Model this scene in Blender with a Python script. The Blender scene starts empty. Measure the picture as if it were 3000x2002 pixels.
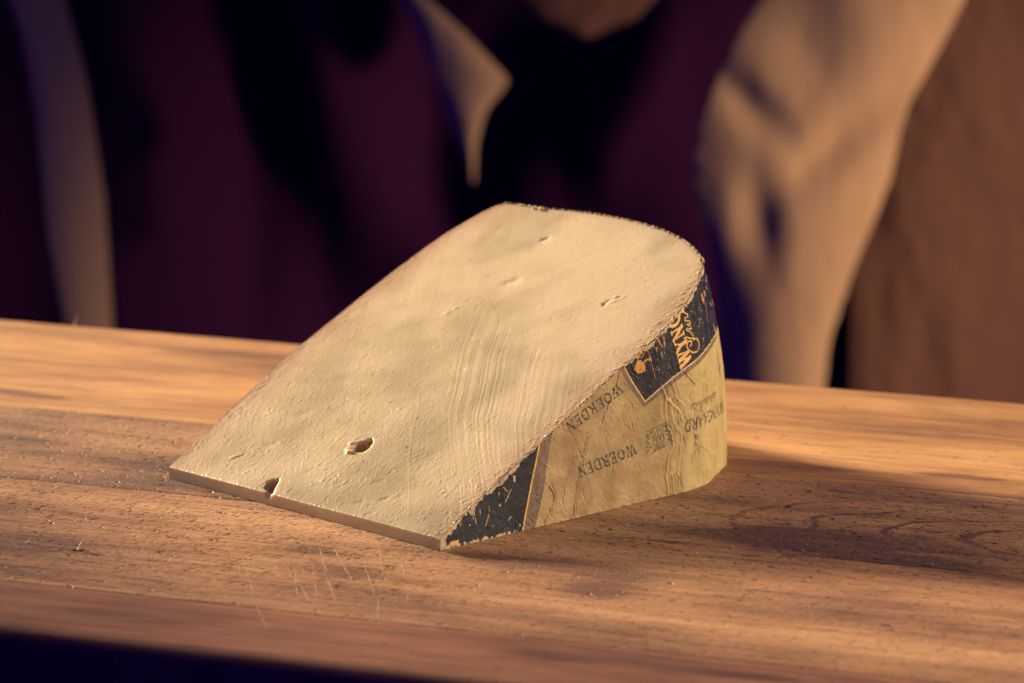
import bpy, math, random
import numpy as np

# ------------------------------------------------------------------ camera
S = bpy.context.scene
COL = S.collection
R = math.radians
cam_d = bpy.data.cameras.new('camera')
cam = bpy.data.objects.new('camera', cam_d); COL.objects.link(cam)
cam.location = (0, 0, .25931)
cam.rotation_euler = (R(90 - 11.758), 0, 0)
cam_d.lens = 138; cam_d.sensor_width = 36; cam_d.sensor_fit = 'HORIZONTAL'
cam_d.clip_start = .05; cam_d.clip_end = 30
cam_d.dof.use_dof = True
cam_d.dof.focus_distance = 1.045
cam_d.dof.aperture_fstop = 16
S.camera = cam

# ------------------------------------------------------------------ ambient and lamps
W = bpy.data.worlds.new('World'); S.world = W; W.use_nodes = True
bg = W.node_tree.nodes['Background']
bg.inputs['Color'].default_value = (.016, .006, .30, 1)
bg.inputs['Strength'].default_value = .5

def lamp(kind, name, loc, aim, energy, color, **kw):
    d = bpy.data.lights.new(name, kind); d.energy = energy; d.color = color
    for k, v in kw.items(): setattr(d, k, v)
    o = bpy.data.objects.new(name, d); COL.objects.link(o)
    o.location = loc
    v = np.array(aim) - np.array(loc)
    from mathutils import Vector
    o.rotation_euler = Vector(v).to_track_quat('-Z', 'Y').to_euler()
    return o
# low warm key lamp from the left and a little behind the cheese
lamp('SPOT', 'key_lamp', (-1.24, 2.19, .50), (.035, 1.075, .0), 735, (1, .80, .54), spot_size=R(17), spot_blend=1.0, shadow_soft_size=.13)
# broad lamp on the right that models the rind
lamp('AREA', 'rind_lamp', (1.02, 1.06, .50), (.03, 1.03, .0), 3.2, (1, .80, .52), shape='RECTANGLE', size=.4, size_y=.35, spread=R(72))
# lamp on the hanging cloth
lamp('SPOT', 'cloth_lamp', (.95, 1.30, .22), (.23, 2.0, -.13), 90, (1, .72, .46), spot_size=R(31.5), spot_blend=1.0, shadow_soft_size=.05)

S.view_settings.view_transform = 'Standard'; S.view_settings.look = 'None'
S.view_settings.exposure = 0; S.view_settings.gamma = 1
S.view_settings.use_curve_mapping = False
S.cycles.use_denoising = True
S.cycles.use_adaptive_sampling = True
S.cycles.max_bounces = 8

# ------------------------------------------------------------------ noise helpers
def _hash(ix, iy, seed):
    h = (ix.astype(np.int64) * 374761393 + iy.astype(np.int64) * 668265263 + seed * 1442695041) & 0x7fffffff
    h = ((h ^ (h >> 13)) * 1274126177) & 0x7fffffff
    h = ((h ^ (h >> 16)) * 1103515245 + 12345) & 0x7fffffff
    return ((h >> 8) & 0xffff) / 65535.0
def vn(x, y, seed=0):
    x = np.asarray(x, float); y = np.asarray(y, float)
    ix = np.floor(x); iy = np.floor(y); fx = x - ix; fy = y - iy
    fx = fx * fx * (3 - 2 * fx); fy = fy * fy * (3 - 2 * fy)
    a = _hash(ix, iy, seed); b = _hash(ix + 1, iy, seed); c = _hash(ix, iy + 1, seed); d = _hash(ix + 1, iy + 1, seed)
    return (a + (b - a) * fx) * (1 - fy) + (c + (d - c) * fx) * fy
def fbm(x, y, seed=0, oct=4):
    s = 0; a = .5; n = 0
    for k in range(oct):
        s = s + a * vn(x * 2**k, y * 2**k, seed + k * 17); n += a; a *= .5
    return s / n
def sstep(a, b, x):
    t = np.clip((x - a) / (b - a), 0, 1); return t * t * (3 - 2 * t)

class Raster:
    """a height / mask picture over a rectangle in millimetres"""
    def __init__(s, x0, x1, y0, y1, res):
        s.x0, s.y0, s.res = x0, y0, res
        s.nx = int((x1 - x0) / res) + 1; s.ny = int((y1 - y0) / res) + 1
        s.a = np.zeros((s.ny, s.nx), np.float32)
        s.X = x0 + np.arange(s.nx) * res; s.Y = y0 + np.arange(s.ny) * res
    def win(s, xa, xb, ya, yb):
        i0 = max(0, int((xa - s.x0) / s.res)); i1 = min(s.nx, int((xb - s.x0) / s.res) + 2)
        j0 = max(0, int((ya - s.y0) / s.res)); j1 = min(s.ny, int((yb - s.y0) / s.res) + 2)
        if i1 <= i0 or j1 <= j0: return None
        return slice(j0, j1), slice(i0, i1), s.X[i0:i1][None, :], s.Y[j0:j1][:, None]
    def dist(s, pts, m):
        p = np.array(pts, float)
        w = s.win(p[:, 0].min() - m, p[:, 0].max() + m, p[:, 1].min() - m, p[:, 1].max() + m)
        if w is None: return None
        js, is_, X, Y = w
        D = np.full((X + Y).shape, 1e9)
        for k in range(len(p) - 1):
            ax, ay = p[k]; dx, dy = p[k + 1] - p[k]; L = dx * dx + dy * dy + 1e-12
            t = np.clip(((X - ax) * dx + (Y - ay) * dy) / L, 0, 1)
            D = np.minimum(D, np.hypot(X - ax - t * dx, Y - ay - t * dy))
        return js, is_, D
    def ridge(s, pts, width, h):
        r = s.dist(pts, width * 3)
        if r is None: return
        js, is_, D = r
        s.a[js, is_] += h * np.exp(-(D / width)**2)
    def stroke(s, pts, width, val):
        r = s.dist(pts, width)
        if r is None: return
        js, is_, D = r
        s.a[js, is_][D < width / 2] = val
    def inside(s, poly):
        p = np.array(poly, float)
        w = s.win(p[:, 0].min(), p[:, 0].max(), p[:, 1].min(), p[:, 1].max())
        js, is_, X, Y = w
        X = X + 0 * Y; Y = Y + 0 * X
        ins = np.zeros(X.shape, bool)
        for k in range(len(p)):
            x1, y1 = p[k]; x2, y2 = p[(k + 1) % len(p)]
            if y1 == y2: continue
            c = ((y1 > Y) != (y2 > Y)) & (X < (x2 - x1) * (Y - y1) / (y2 - y1) + x1)
            ins ^= c
        return js, is_, ins
    def fill(s, poly, val):
        js, is_, ins = s.inside(poly)
        s.a[js, is_][ins] = val
    def at(s, x, y, nearest=False):
        fx = np.clip((x - s.x0) / s.res, 0, s.nx - 1.001); fy = np.clip((y - s.y0) / s.res, 0, s.ny - 1.001)
        if nearest: return s.a[np.round(fy).astype(int), np.round(fx).astype(int)]
        i = fx.astype(int); j = fy.astype(int); u = fx - i; v = fy - j
        return (s.a[j, i] * (1 - u) + s.a[j, i + 1] * u) * (1 - v) + (s.a[j + 1, i] * (1 - u) + s.a[j + 1, i + 1] * u) * v

# ------------------------------------------------------------------ object helpers
def empty(name, loc, rz, label, cat, group=None):
    o = bpy.data.objects.new(name, None); COL.objects.link(o)
    o.location = loc; o.rotation_euler = (0, 0, rz); o.empty_display_size = .02
    tag(o, label, cat, group); return o
def tag(o, label=None, cat=None, group=None, kind=None):
    if label: o['label'] = label
    if cat: o['category'] = cat
    if group: o['group'] = group
    if kind: o['kind'] = kind
    return o
def mesh_obj(name, verts, faces, mat, parent=None, smooth=True, attrs=None):
    verts = np.asarray(verts, np.float32); faces = np.asarray(faces, np.int32)
    me = bpy.data.meshes.new(name)
    nf, k = faces.shape
    me.vertices.add(len(verts)); me.vertices.foreach_set('co', verts.ravel())
    me.loops.add(nf * k); me.loops.foreach_set('vertex_index', faces.ravel())
    me.polygons.add(nf)
    me.polygons.foreach_set('loop_start', np.arange(0, nf * k, k, dtype=np.int32))
    me.polygons.foreach_set('use_smooth', np.full(nf, smooth, bool))
    me.update(calc_edges=True); me.validate()
    if attrs:
        for an, av in attrs.items():
            at = me.attributes.new(an, 'FLOAT', 'POINT'); at.data.foreach_set('value', np.asarray(av, np.float32).ravel())
    me.materials.append(mat)
    o = bpy.data.objects.new(name, me); COL.objects.link(o)
    if parent: o.parent = parent
    return o
def grid_faces(nj, ni, off=0, flip=False):
    j, i = np.mgrid[0:nj - 1, 0:ni - 1]
    a = j * ni + i
    q = np.stack([a, a + 1, a + ni + 1, a + ni], -1).reshape(-1, 4) + off
    return q[:, ::-1] if flip else q

# ------------------------------------------------------------------ node helpers
class NT:
    def __init__(s, name):
        s.m = bpy.data.materials.new(name); s.m.use_nodes = True
        s.t = s.m.node_tree; s.b = s.t.nodes['Principled BSDF']
    def n(s, typ, **kw):
        d = s.t.nodes.new(typ)
        for k, v in kw.items(): setattr(d, k, v)
        return d
    def put(s, inp, v):
        if hasattr(v, 'is_output') or hasattr(v, 'links'): s.t.links.new(v, inp)
        else: inp.default_value = v
    def math(s, op, a, b=0.0, c=None, clamp=False):
        d = s.n('ShaderNodeMath', operation=op, use_clamp=clamp); s.put(d.inputs[0], a); s.put(d.inputs[1], b)
        if c is not None: s.put(d.inputs[2], c)
        return d.outputs[0]
    def attr(s, name):
        return s.n('ShaderNodeAttribute', attribute_name=name).outputs['Fac']
    def coord(s):
        return s.n('ShaderNodeTexCoord').outputs['Object']
    def scale(s, vec, sc, loc=(0, 0, 0)):
        d = s.n('ShaderNodeMapping'); s.put(d.inputs['Vector'], vec); d.inputs['Scale'].default_value = sc; d.inputs['Location'].default_value = loc
        return d.outputs[0]
    def noise(s, vec, scale=1.0, detail=3.0, rough=.5, dist=0.0):
        d = s.n('ShaderNodeTexNoise'); s.put(d.inputs['Vector'], vec); d.inputs['Scale'].default_value = scale
        d.inputs['Detail'].default_value = detail; d.inputs['Roughness'].default_value = rough; d.inputs['Distortion'].default_value = dist
        return d.outputs['Fac']
    def voro(s, vec, scale=1.0, feature='F1'):
        d = s.n('ShaderNodeTexVoronoi', feature=feature); s.put(d.inputs['Vector'], vec); d.inputs['Scale'].default_value = scale
        return d.outputs['Distance']
    def ramp(s, f, stops, interp='LINEAR'):
        d = s.n('ShaderNodeValToRGB'); d.color_ramp.interpolation = interp; s.put(d.inputs[0], f)
        e = d.color_ramp.elements
        while len(e) < len(stops): e.new(.5)
        for k, (p, c) in enumerate(stops):
            e[k].position = p; e[k].color = tuple(c) + (1,) if len(c) == 3 else c
        return d.outputs[0]
    def mix(s, f, a, b, mode='MIX'):
        d = s.n('ShaderNodeMix', data_type='RGBA', blend_type=mode); s.put(d.inputs[0], f)
        for k, v in ((6, a), (7, b)):
            if isinstance(v, tuple): d.inputs[k].default_value = v + (1,) if len(v) == 3 else v
            else: s.put(d.inputs[k], v)
        return d.outputs[2]
    def rng(s, f, a, b, c=0., d_=1.):
        d = s.n('ShaderNodeMapRange'); s.put(d.inputs[0], f)
        for k, v in zip((1, 2, 3, 4), (a, b, c, d_)): d.inputs[k].default_value = v
        return d.outputs[0]
    def bump(s, h, strength=1.0, distance=.0005, normal=None):
        d = s.n('ShaderNodeBump'); s.put(d.inputs['Height'], h); d.inputs['Strength'].default_value = strength; d.inputs['Distance'].default_value = distance
        if normal is not None: s.put(d.inputs['Normal'], normal)
        return d.outputs[0]
    def out(s, color=None, rough=None, normal=None, spec=None, **kw):
        if color is not None: s.put(s.b.inputs['Base Color'], color if not isinstance(color, tuple) else color + (1,))
        if rough is not None: s.put(s.b.inputs['Roughness'], rough)
        if normal is not None: s.put(s.b.inputs['Normal'], normal)
        if spec is not None: s.put(s.b.inputs['Specular IOR Level'], spec)
        for k, v in kw.items(): s.put(s.b.inputs[k], v)
        return s.m

# ------------------------------------------------------------------ wood
def wood(name, light, mid, dark, seed, ring=95., pore=.55, tone_attr=False, relief=.00022, warp=.018, fine=1.0):
    t = NT(name); co = t.coord()
    co = t.scale(co, (1, 1, 1), (seed * .731, seed * .377, seed))
    w = t.noise(t.scale(co, (5, 14, 1)), 1, 3)
    wv = t.math('MULTIPLY', t.math('SUBTRACT', w, .5), warp * 2)
    cmb = t.n('ShaderNodeCombineXYZ'); t.t.links.new(wv, cmb.inputs[1])
    add = t.n('ShaderNodeVectorMath', operation='ADD'); t.t.links.new(co, add.inputs[0]); t.t.links.new(cmb.outputs[0], add.inputs[1])
    cw = add.outputs[0]
    rings = t.noise(t.scale(cw, (2.2, ring, 3)), 1, 5, .58)
    blot = t.noise(t.scale(co, (9, 22, 1)), 1, 4, .55)
    fib = t.noise(t.scale(cw, (45, 420, 9)), 1, 5, .62)
    f = t.math('ADD', t.math('MULTIPLY', rings, .5), t.math('MULTIPLY', blot, .5))
    if tone_attr: f = t.math('SUBTRACT', f, t.attr('tone'))
    col = t.ramp(f, [(.36, dark), (.49, mid), (.63, light)])
    col = t.mix(1.0, col, t.ramp(fib, [(.25, (.62, .60, .60)), (.55, (1, 1, 1)), (.8, (1.16, 1.14, 1.12))]), 'MULTIPLY')
    pr = t.noise(t.scale(cw, (330, 760, 20)), 1, 1, .5)
    pm = t.rng(pr, pore + .08, pore + .16)
    col = t.mix(t.math('MULTIPLY', pm, .65), col, tuple(x * .28 for x in dark))
    h = t.math('SUBTRACT', t.math('MULTIPLY', fib, .8 * fine), t.math('MULTIPLY', pm, .9))
    gr = t.noise(t.scale(co, (900, 1300, 900)), 1, 2)
    h = t.math('ADD', h, t.math('MULTIPLY', gr, .35))
    nrm = t.bump(h, 1.0, relief)
    return t.out(col, t.rng(fib, .2, .8, .50, .68), nrm, .32)

M_W = [wood('reddish wood', (.30, .135, .07), (.21, .085, .043), (.10, .038, .022), 3, 70, .60, True, .00016),
       wood('pale worn wood', (.47, .26, .125), (.325, .163, .074), (.135, .06, .031), 7, 58, .56, True, .00042),
       wood('grey brown wood', (.36, .20, .098), (.245, .124, .058), (.095, .045, .026), 11, 55, .54, True, .0004),
       wood('orange wood', (.44, .235, .092), (.31, .15, .055), (.15, .067, .028), 19, 60, .60, True, .00015)]

BO = (.003456, 1.03742, 0)
board = empty('cutting_board', BO, R(-21.5), 'wide wooden cutting board of glued staves under the cheese wedge', 'cutting board')
joints = [-166.6, -127.2, -30.5, 48.6, 166.4]
TH = 30.0
def pit_raster(seed):
    rr = np.random.RandomState(seed)
    ra = Raster(-272, 192, -128, 50, .25)
    def pits(n, lx, cx, len_, wid, depth, ang=.35):
        for _ in range(n):
            x = rr.uniform(*lx); y = rr.uniform(*cx); L = rr.uniform(*len_); a = rr.normal(0, ang); k = rr.uniform(-.5, .5)
            p = [(x - L * math.cos(a) / 2, y - L * math.sin(a) / 2), (x, y + k * L * .15), (x + L * math.cos(a) / 2, y + L * math.sin(a) / 2)]
            ra.ridge(p, rr.uniform(*wid), -rr.uniform(*depth))
    # pores: short dashes along the grain
    pits(5200, (-150, 190), (-127, 48), (.8, 2.6), (.13, .22), (.05, .20), .06)
    pits(1500, (30, 170), (-40, 40), (1.0, 3.0), (.14, .24), (.10, .28), .10)
    # torn, chattered patch on the pale stave
    for (cx, cy, sx, sy, n) in ((-95, -72, 34, 19, 420), (-60, -78, 28, 20, 360), (-20, -86, 24, 13, 140), (-125, -48, 14, 9, 100), (-45, -55, 30, 9, 260), (8, -92, 10, 10, 30)):
        for _ in range(n):
            x = rr.normal(cx, sx); y = rr.normal(cy, sy)
            if y < -124 or y > -33: continue
            L = rr.uniform(.8, 3.6); a = rr.uniform(-.5, 1.9)
            p = [(x, y), (x + L * .5 * math.cos(a), y + L * .5 * math.sin(a) + rr.uniform(-.3, .3)), (x + L * math.cos(a), y + L * math.sin(a))]
            d = rr.uniform(.06, .28)**1.0
            ra.ridge(p, rr.uniform(.16, .32), -d)
            ra.ridge([(q[0] + .55, q[1] - .35) for q in p], .32, d * .45)
    for (x, y) in [(-124.4, -43.4), (-87.7, -93.8), (-79.7, -95.8), (-63.5, -95.9), (-70.6, -72.5), (-44.3, -93.4), (-98.1, -63), (-129.8, -49.9), (-68.8, -45.8), (-85.5, -102), (-66.3, -104.6), (-65.8, -87.8), (-56, -83.9),
                   (-31.3, -99.1), (-9.7, -99.9), (5, -100.1), (-17.6, -73.7), (-4.9, -81.2), (-68.7, -62.9), (-58.9, -72.9), (12.2, -94.6), (13.7, -105.8)]:
        for _ in range(4):
            x1 = x + rr.uniform(-1.2, 1.2); y1 = y + rr.uniform(-2.6, 2.6)
            ra.ridge([(x1 - rr.uniform(.3, 1.6), y1 - rr.uniform(-.3, .5)), (x1, y1), (x1 + rr.uniform(.3, 1.6), y1 + rr.uniform(-.2, .6))], rr.uniform(.25, .42), -rr.uniform(.2, .45))
            ra.ridge([(x1 - 1, y1 - 1), (x1 + 1, y1 - .8)], .4, .16)
    # open crack by the joint
    ra.ridge([(96, -27.5), (109.5, -28.2), (119, -27.6), (146, -27.4)], .28, -.35)
    return ra
PIT = pit_raster(5)

def board_tone(l, c):
    """darker and lighter tone of the wood: streaks, cathedral arcs, pits, painted corner falloff"""
    t = np.zeros_like(l)
    t += .35 * np.clip(-PIT.at(l, c), 0, .45) * ((c > -127) & (c < 48.5))
    # dark streak running beside the joint on the grey stave
    cc = -20 + 8 * (fbm(l / 30, l * 0 + 3, 5) - .5) - (l - 60) * .10
    t += .20 * np.exp(-((c - cc) / 4.5)**2) * sstep(30, 70, l) * (1 - sstep(118, 150, l)) * (.4 + 1.0 * fbm(l / 9, c / 2, 9))
    t += .10 * np.exp(-((c + 37) / 9)**2) * sstep(0, 40, l) * (.3 + fbm(l / 14, c / 2.5, 19))
    # flame figure on the right of the grey stave
    wob = 3.0 * (fbm(l / 16, c / 9, 21) - .5)
    rr_ = np.sqrt(((np.maximum(0, 175 - l)) * .36)**2 + ((c - 3) * 1.0)**2) + wob
    arcs = np.exp(-((((rr_ / 7.5) % 1) - .5) / .055)**2)
    m = sstep(45, 75, l) * np.exp(-((c - 4) / 22)**2) * (c > -30.5)
    t += m * (.24 * arcs * (.3 + fbm(l / 8, c / 8, 2)) + .16 * (fbm(rr_ / 3.2, l / 90, 33) - .5))
    # dark smudges; the broad ones at the left front paint in the vignette
    for (x, y, sx, sy, a) in ((-14, -88, 13, 7, .10), (-30, -72, 12, 5, .10), (-115, -98, 30, 10, .10), (52, -80, 9, 10, .10), (40, -62, 25, 5, .05), (-80, 0, 40, 7, .05), (-160, 12, 35, 6, .07), (75, -12, 12, 8, .09), (-120, -118, 60, 7, .08), (-130, -85, 40, 26, .06), (-183, 64, 9, 2.5, .22), (-198, 67, 9, 2.5, .16), (104, 66.7, 9, 1.6, .30), (-190, 78, 30, 3, .08), (60, 62, 30, 8, .06), (-60, -146, 40, 4, .06), (60, -140, 14, 3, .12), (105, -139, 20, 3, .10)):
        t += 1.7 * a * np.exp(-((l - x) / sx)**2 - ((c - y) / sy)**2) * (.4 + 1.2 * fbm(l / 7, c / 2.2, int(abs(x))))
    # paler areas, the largest round the tip of the cheese
    for (x, y, sx, sy, a) in ((-25, -52, 45, 14, .07), (45, -95, 30, 12, .05), (-125, 15, 26, 12, .10), (20, -118, 60, 5, .04)):
        t -= 1.4 * a * np.exp(-((l - x) / sx)**2 - ((c - y) / sy)**2)
    return t

for k in range(4):
    c0, c1 = joints[k] + .04, joints[k + 1] - .04
    dense = k in (1, 2)
    if dense:
        ls = np.concatenate([np.linspace(-420, -268, 20)[:-1], np.arange(-268, 190, .46), np.linspace(190, 420, 28)])
        cs = np.linspace(c0, c1, int((c1 - c0) / .62))
    else:
        ls = np.linspace(-420, 420, 560); cs = np.linspace(c0, c1, int((c1 - c0) / 1.5))
    cs = np.concatenate([[c0, c0 + .12], cs[1:-1], [c1 - .12, c1]])
    C_, L_ = np.meshgrid(cs, ls, indexing='ij')
    z = .10 * (fbm(L_ / 60, C_ / 7, 40 + k) - .5) * 1.6
    if dense:
        z = z + PIT.at(L_, C_) * (np.abs(L_) < 268) + .09 * (fbm(L_ / 1.3, C_ / 2.4, 60 + k, 2) - .5) + .12 * (fbm(L_ / 4, C_ / 1.2, 64 + k, 2) - .5)
        # keep the wood under the cheese flat
    z = z - .35 * np.exp(-np.minimum(C_ - c0, c1 - C_) / .35)
    if k == 0: z = z - 5.0 * np.clip(1 - (C_ - c0) / 5.0, 0, 1)**2 * .5
    if k == 3: z = z - 4.0 * np.clip(1 - (c1 - C_) / 4.0, 0, 1)**2 * .5
    nj, ni = C_.shape
    V = np.stack([L_, C_, np.minimum(z, .12)], -1).reshape(-1, 3)
    F = grid_faces(nj, ni)
    tone = board_tone(V[:, 0], V[:, 1])
    # walls and underside
    per = np.concatenate([np.arange(ni), np.arange(1, nj) * ni + ni - 1, (nj - 1) * ni + np.arange(ni - 2, -1, -1), np.arange(nj - 2, 0, -1) * ni])
    nv = len(V); low = V[per].copy(); low[:, 2] = -TH
    b = nv + np.arange(len(per)); nx = np.roll(np.arange(len(per)), -1)
    F2 = np.stack([per, b, b[nx], per[nx]], -1)
    V = np.concatenate([V, low]); tone = np.concatenate([tone, np.zeros(len(low))])
    cidx = [nv, nv + ni - 1, nv + ni + nj - 2, nv + 2 * ni + nj - 3]
    F3 = np.array([cidx[::-1]])
    o = mesh_obj('stave', V * .001, np.concatenate([F, F2, F3]), M_W[k], board, attrs={'tone': tone})
    tag(o, ['narrow reddish brown stave along the near edge of the board', 'pale worn stave with torn grain, pits and knife marks', 'grey brown stave with dark flame figure', 'wide orange brown stave along the far edge of the board'][k])

# knife scratches: shallow raised burr lines
t = NT('scratched wood'); M_SCR = t.out(t.ramp(t.noise(t.coord(), 400, 2), [(.3, (.34, .20, .105)), (.7, (.46, .29, .15))]), .6, None, .3)
cuts = [(-45.3, -83.3), (-24.9, -119.7), (-24.9, -119.7), (-9.4, -145.0), (-34.0, -88.5), (-25.8, -101.6), (-30.7, -84.5), (-12.5, -120.0), (-24.8, -95.9), (-10.1, -119.0), (-25.5, -83.8), (-9.5, -116.2), (-31.5, -66.5), (-17.4, -93.0), (-17.4, -93.0), (-2.7, -118.7), (-27.0, -67.5), (-5.9, -100.4), (-16.4, -73.2), (2.3, -107.7), (-20.3, -54.8), (-2.9, -89.9), (-6.5, -70.8), (3.2, -90.2), (4.2, -92.5), (11.5, -108.0), (-42.7, -105.6), (-30.9, -122.1), (-44.6, -87.2), (-36.6, -103.2), (2.7, -106.3), (15.0, -134.2), (-25.6, -89.4), (-21.3, -97.2), (-28.7, -90.6), (-23.8, -100.8), (-7.2, -124.3), (-4.5, -129.5)]
rs = np.random.RandomState(3)
for k in range(0, len(cuts), 2):
    a = np.array(cuts[k]); b = np.array(cuts[k + 1]); L = np.linalg.norm(b - a); n = max(4, int(L / 1.2))
    d = (b - a) / L; p = np.array([-d[1], d[0]])
    V = []; wob = np.cumsum(rs.normal(0, .05, n + 1))
    for j in range(n + 1):
        q = a + d * L * j / n + p * (wob[j] - wob[-1] * j / n)
        w = (.09 + .12 * vn(np.array(j * .7), np.array(k * 1.), 4)) * min(1, 4 * j / n + .1, 4 * (n - j) / n + .1)
        zb = float(max(-.02, min(.1, .0)))
        V += [(q[0] - p[0] * w, q[1] - p[1] * w, -.02), (q[0], q[1], .05), (q[0] + p[0] * w, q[1] + p[1] * w, -.02)]
    mesh_obj('knife_mark', np.array(V) * .001, grid_faces(n + 1, 3), M_SCR, board)

# ------------------------------------------------------------------ the cheese
TH0 = R(26.4); TT = 3.3
wedge = empty('cheese_wedge', (-.09513844, 1.05911363, .00008), math.atan2(-.71648723, .6976002), 'pale aged cheese wedge lying on its cut side with a printed yellow rind', 'cheese')
left_p = [(0, 0), (-.8, 10), (-2.4, 30), (-4.1, 48), (-4.4, 61), (-3.9, 76), (-2.1, 104), (-.3, 117), (2.3, 126), (4.6, 132.2), (6.4, 135.4)]
top_p = [(6.4, 135.4), (8.5, 136.5), (14.7, 136.9), (22.5, 137.2), (36.9, 138.5), (47.3, 138.8), (60.6, 138.2), (75.3, 136.0), (84.5, 133.1), (92.0, 129.3), (97.6, 124.6)]
right_p = [(110, 0), (109, 9), (108.4, 20), (108.2, 40), (107.6, 60), (107.6, 80), (108.0, 92), (106.6, 102), (104.5, 110.5), (101.8, 117), (97.6, 124.6)]
right_b = [(110, 0), (110, 9), (110, 20), (110, 40), (110, 60), (110.4, 80), (110.6, 92), (108.2, 102.5), (104, 110), (101, 115.5), (97.0, 122.6)]
def resample(p, n):
    p = np.array(p, float); s = np.r_[0, np.cumsum(np.hypot(*np.diff(p, axis=0).T))]
    # smooth parametric curve through the points
    q = np.linspace(0, s[-1], n)
    def herm(y):
        m = np.gradient(y, s); k = np.clip(np.searchsorted(s, q, 'right') - 1, 0, len(s) - 2)
        h = s[k + 1] - s[k]; t = (q - s[k]) / h
        return (2*t**3 - 3*t**2 + 1) * y[k] + (t**3 - 2*t**2 + t) * h * m[k] + (-2*t**3 + 3*t**2) * y[k + 1] + (t**3 - t**2) * h * m[k + 1]
    return np.stack([herm(p[:, 0]), herm(p[:, 1])], -1)
NU, NV = 640, 720
cb = np.stack([np.linspace(0, 110, NU), np.zeros(NU)], -1)
ct = resample(top_p, NU); cl = resample(left_p, NV); cr = resample(right_p, NV)
a = np.linspace(0, 1, NU)[None, :, None]; w = np.linspace(0, 1, NV)[:, None, None]
UV = (1 - w) * cb[None] + w * ct[None] + (1 - a) * cl[:, None] + a * cr[:, None] - ((1 - a) * (1 - w) * cb[0] + a * (1 - w) * cb[-1] + (1 - a) * w * ct[0] + a * w * ct[-1])
U, Vv = UV[..., 0], UV[..., 1]

# --- relief of the cut face, in mm along its normal
FR = Raster(-8, 114, -3, 141, .1)
rs = np.random.RandomState(12)
def dens(u, v):   # how lumpy the face is: strongest towards the thin end and the left
    return .25 + .75 * (1 - sstep(35, 95, v + .25 * u))
# little pulled-up worms
n = 0
while n < 5200:
    u = rs.uniform(-4, 110); v = rs.uniform(0, 137)
    if rs.rand() > dens(u, v): continue
    n += 1
    L = rs.uniform(.3, 1.7) * (1.0 if rs.rand() < .8 else 1.5); an = rs.normal(R(100), .45); k = rs.uniform(-.4, .4)
    dx, dy = math.cos(an) * L / 2, math.sin(an) * L / 2
    FR.ridge([(u - dx, v - dy), (u + k * dy, v - k * dx), (u + dx, v + dy)], rs.uniform(.10, .16), rs.uniform(.018, .095) * (.35 + .65 * dens(u, v)))
for _ in range(420):   # tiny pits and crystals
    u = rs.uniform(0, 108); v = rs.uniform(1, 135)
    FR.ridge([(u, v), (u + rs.uniform(-.6, .6), v + rs.uniform(.2, 1.0))], rs.uniform(.2, .5), rs.choice([-1, -1, 1]) * rs.uniform(.02, .08))
X, Y = np.meshgrid(FR.X, FR.Y)
# wire-cut lines: two families meeting at a bend
ln = np.array([(21.5, 103.1), (35.1, 88.4), (46.6, 77.1), (57, 69.9), (71.9, 59.1), (87.1, 50.2), (100, 44)])
g1 = np.interp(Y, ln[:, 0], ln[:, 1], left=None, right=None)
g1 = np.where(Y < 21.5, 103.1 + (21.5 - Y) * 1.02, g1)
s1 = X - g1 + .8 * (fbm(X / 9, Y / 9, 70) - .5) + .25 * (fbm(X / 2.5, Y / 2.5, 73) - .5)
def lines(s, along, seed):
    fine = vn(s / .46, along / 55, seed) - .5
    broad = fbm(s / 2.6, along / 60, seed + 5, 2) - .5
    bold = np.maximum(0, vn(s / 1.35, along / 80, seed + 9) - .72)
    return .085 * fine + .06 * broad + .22 * bold
rx = np.array([(39.3, 94.3), (50.2, 87.1), (62.4, 81.8), (71.2, 78.9), (80.7, 76.3), (110, 69)])
bend = np.interp(X, rx[:, 0], rx[:, 1]) + .5 * (fbm(X / 3, X / 3, 8) - .5)
below = sstep(-.4, .4, bend - Y)
z1 = below * sstep(-16, -11, s1) * (1 - .6 * sstep(28, 38, s1)) * sstep(36, 48, X)
FR.a += (lines(s1, Y, 80) * z1 * (.55 + .45 * fbm(X / 14, Y / 14, 91)) * 1.1).astype(np.float32)
s2 = (Y - 87) * .56 - (X - 51) * .83 + .6 * (fbm(X / 12, Y / 12, 75) - .5)
z2 = (1 - below) * sstep(30, 50, X) * (1 - sstep(118, 132, Y)) * (.3 + .7 * fbm(X / 18, Y / 18, 95))
FR.a += (lines(s2, Y, 120) * z2 * .40).astype(np.float32)
FR.ridge([tuple(p) for p in rx[:5]], .25, .045)
FR.ridge([(52, 52.2), (58.3, 45.1), (65.7, 34.7), (74.1, 24.9), (85.8, 12.8), (93, 5)], .2, .05)
# faint drag lines over the rest, gentle hollows, fine grain
s3 = X * .80 + Y * .60
FR.a += (.028 * (fbm(s3 / 1.1, (Y * .8 - X * .6) / 40, 130, 3) - .5)).astype(np.float32)
FR.a += (.22 * (fbm(X / 30, Y / 30, 140, 2) - .5) + .04 * (fbm(X / 4.5, Y / 4.5, 144, 2) - .5) + .030 * (fbm(X / .7, Y / .7, 148, 2) - .5)).astype(np.float32)
# rough torn rim beside the printed rind
ur = np.interp(Y, [p[1] for p in right_p], [p[0] for p in right_p])
dr = ur - X
rim = np.exp(-(np.maximum(dr, 0) / 2.6)**2)
FR.a += (rim * (.16 * (fbm(X / .8, Y / 1.3, 150, 3) - .45) + .15 * (fbm(X / 2.2, Y / 3.0, 155) - .5))).astype(np.float32)
for _ in range(750):
    v = rs.uniform(0, 122); d_ = abs(rs.normal(0, 2.8)); u = np.interp(v, [p[1] for p in right_p], [p[0] for p in right_p]) - d_
    an = R(55) + rs.normal(0, .4); L = rs.uniform(.5, 1.8)
    FR.ridge([(u, v), (u + L * math.cos(an), v + L * math.sin(an))], rs.uniform(.12, .22), rs.uniform(.02, .09))
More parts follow.
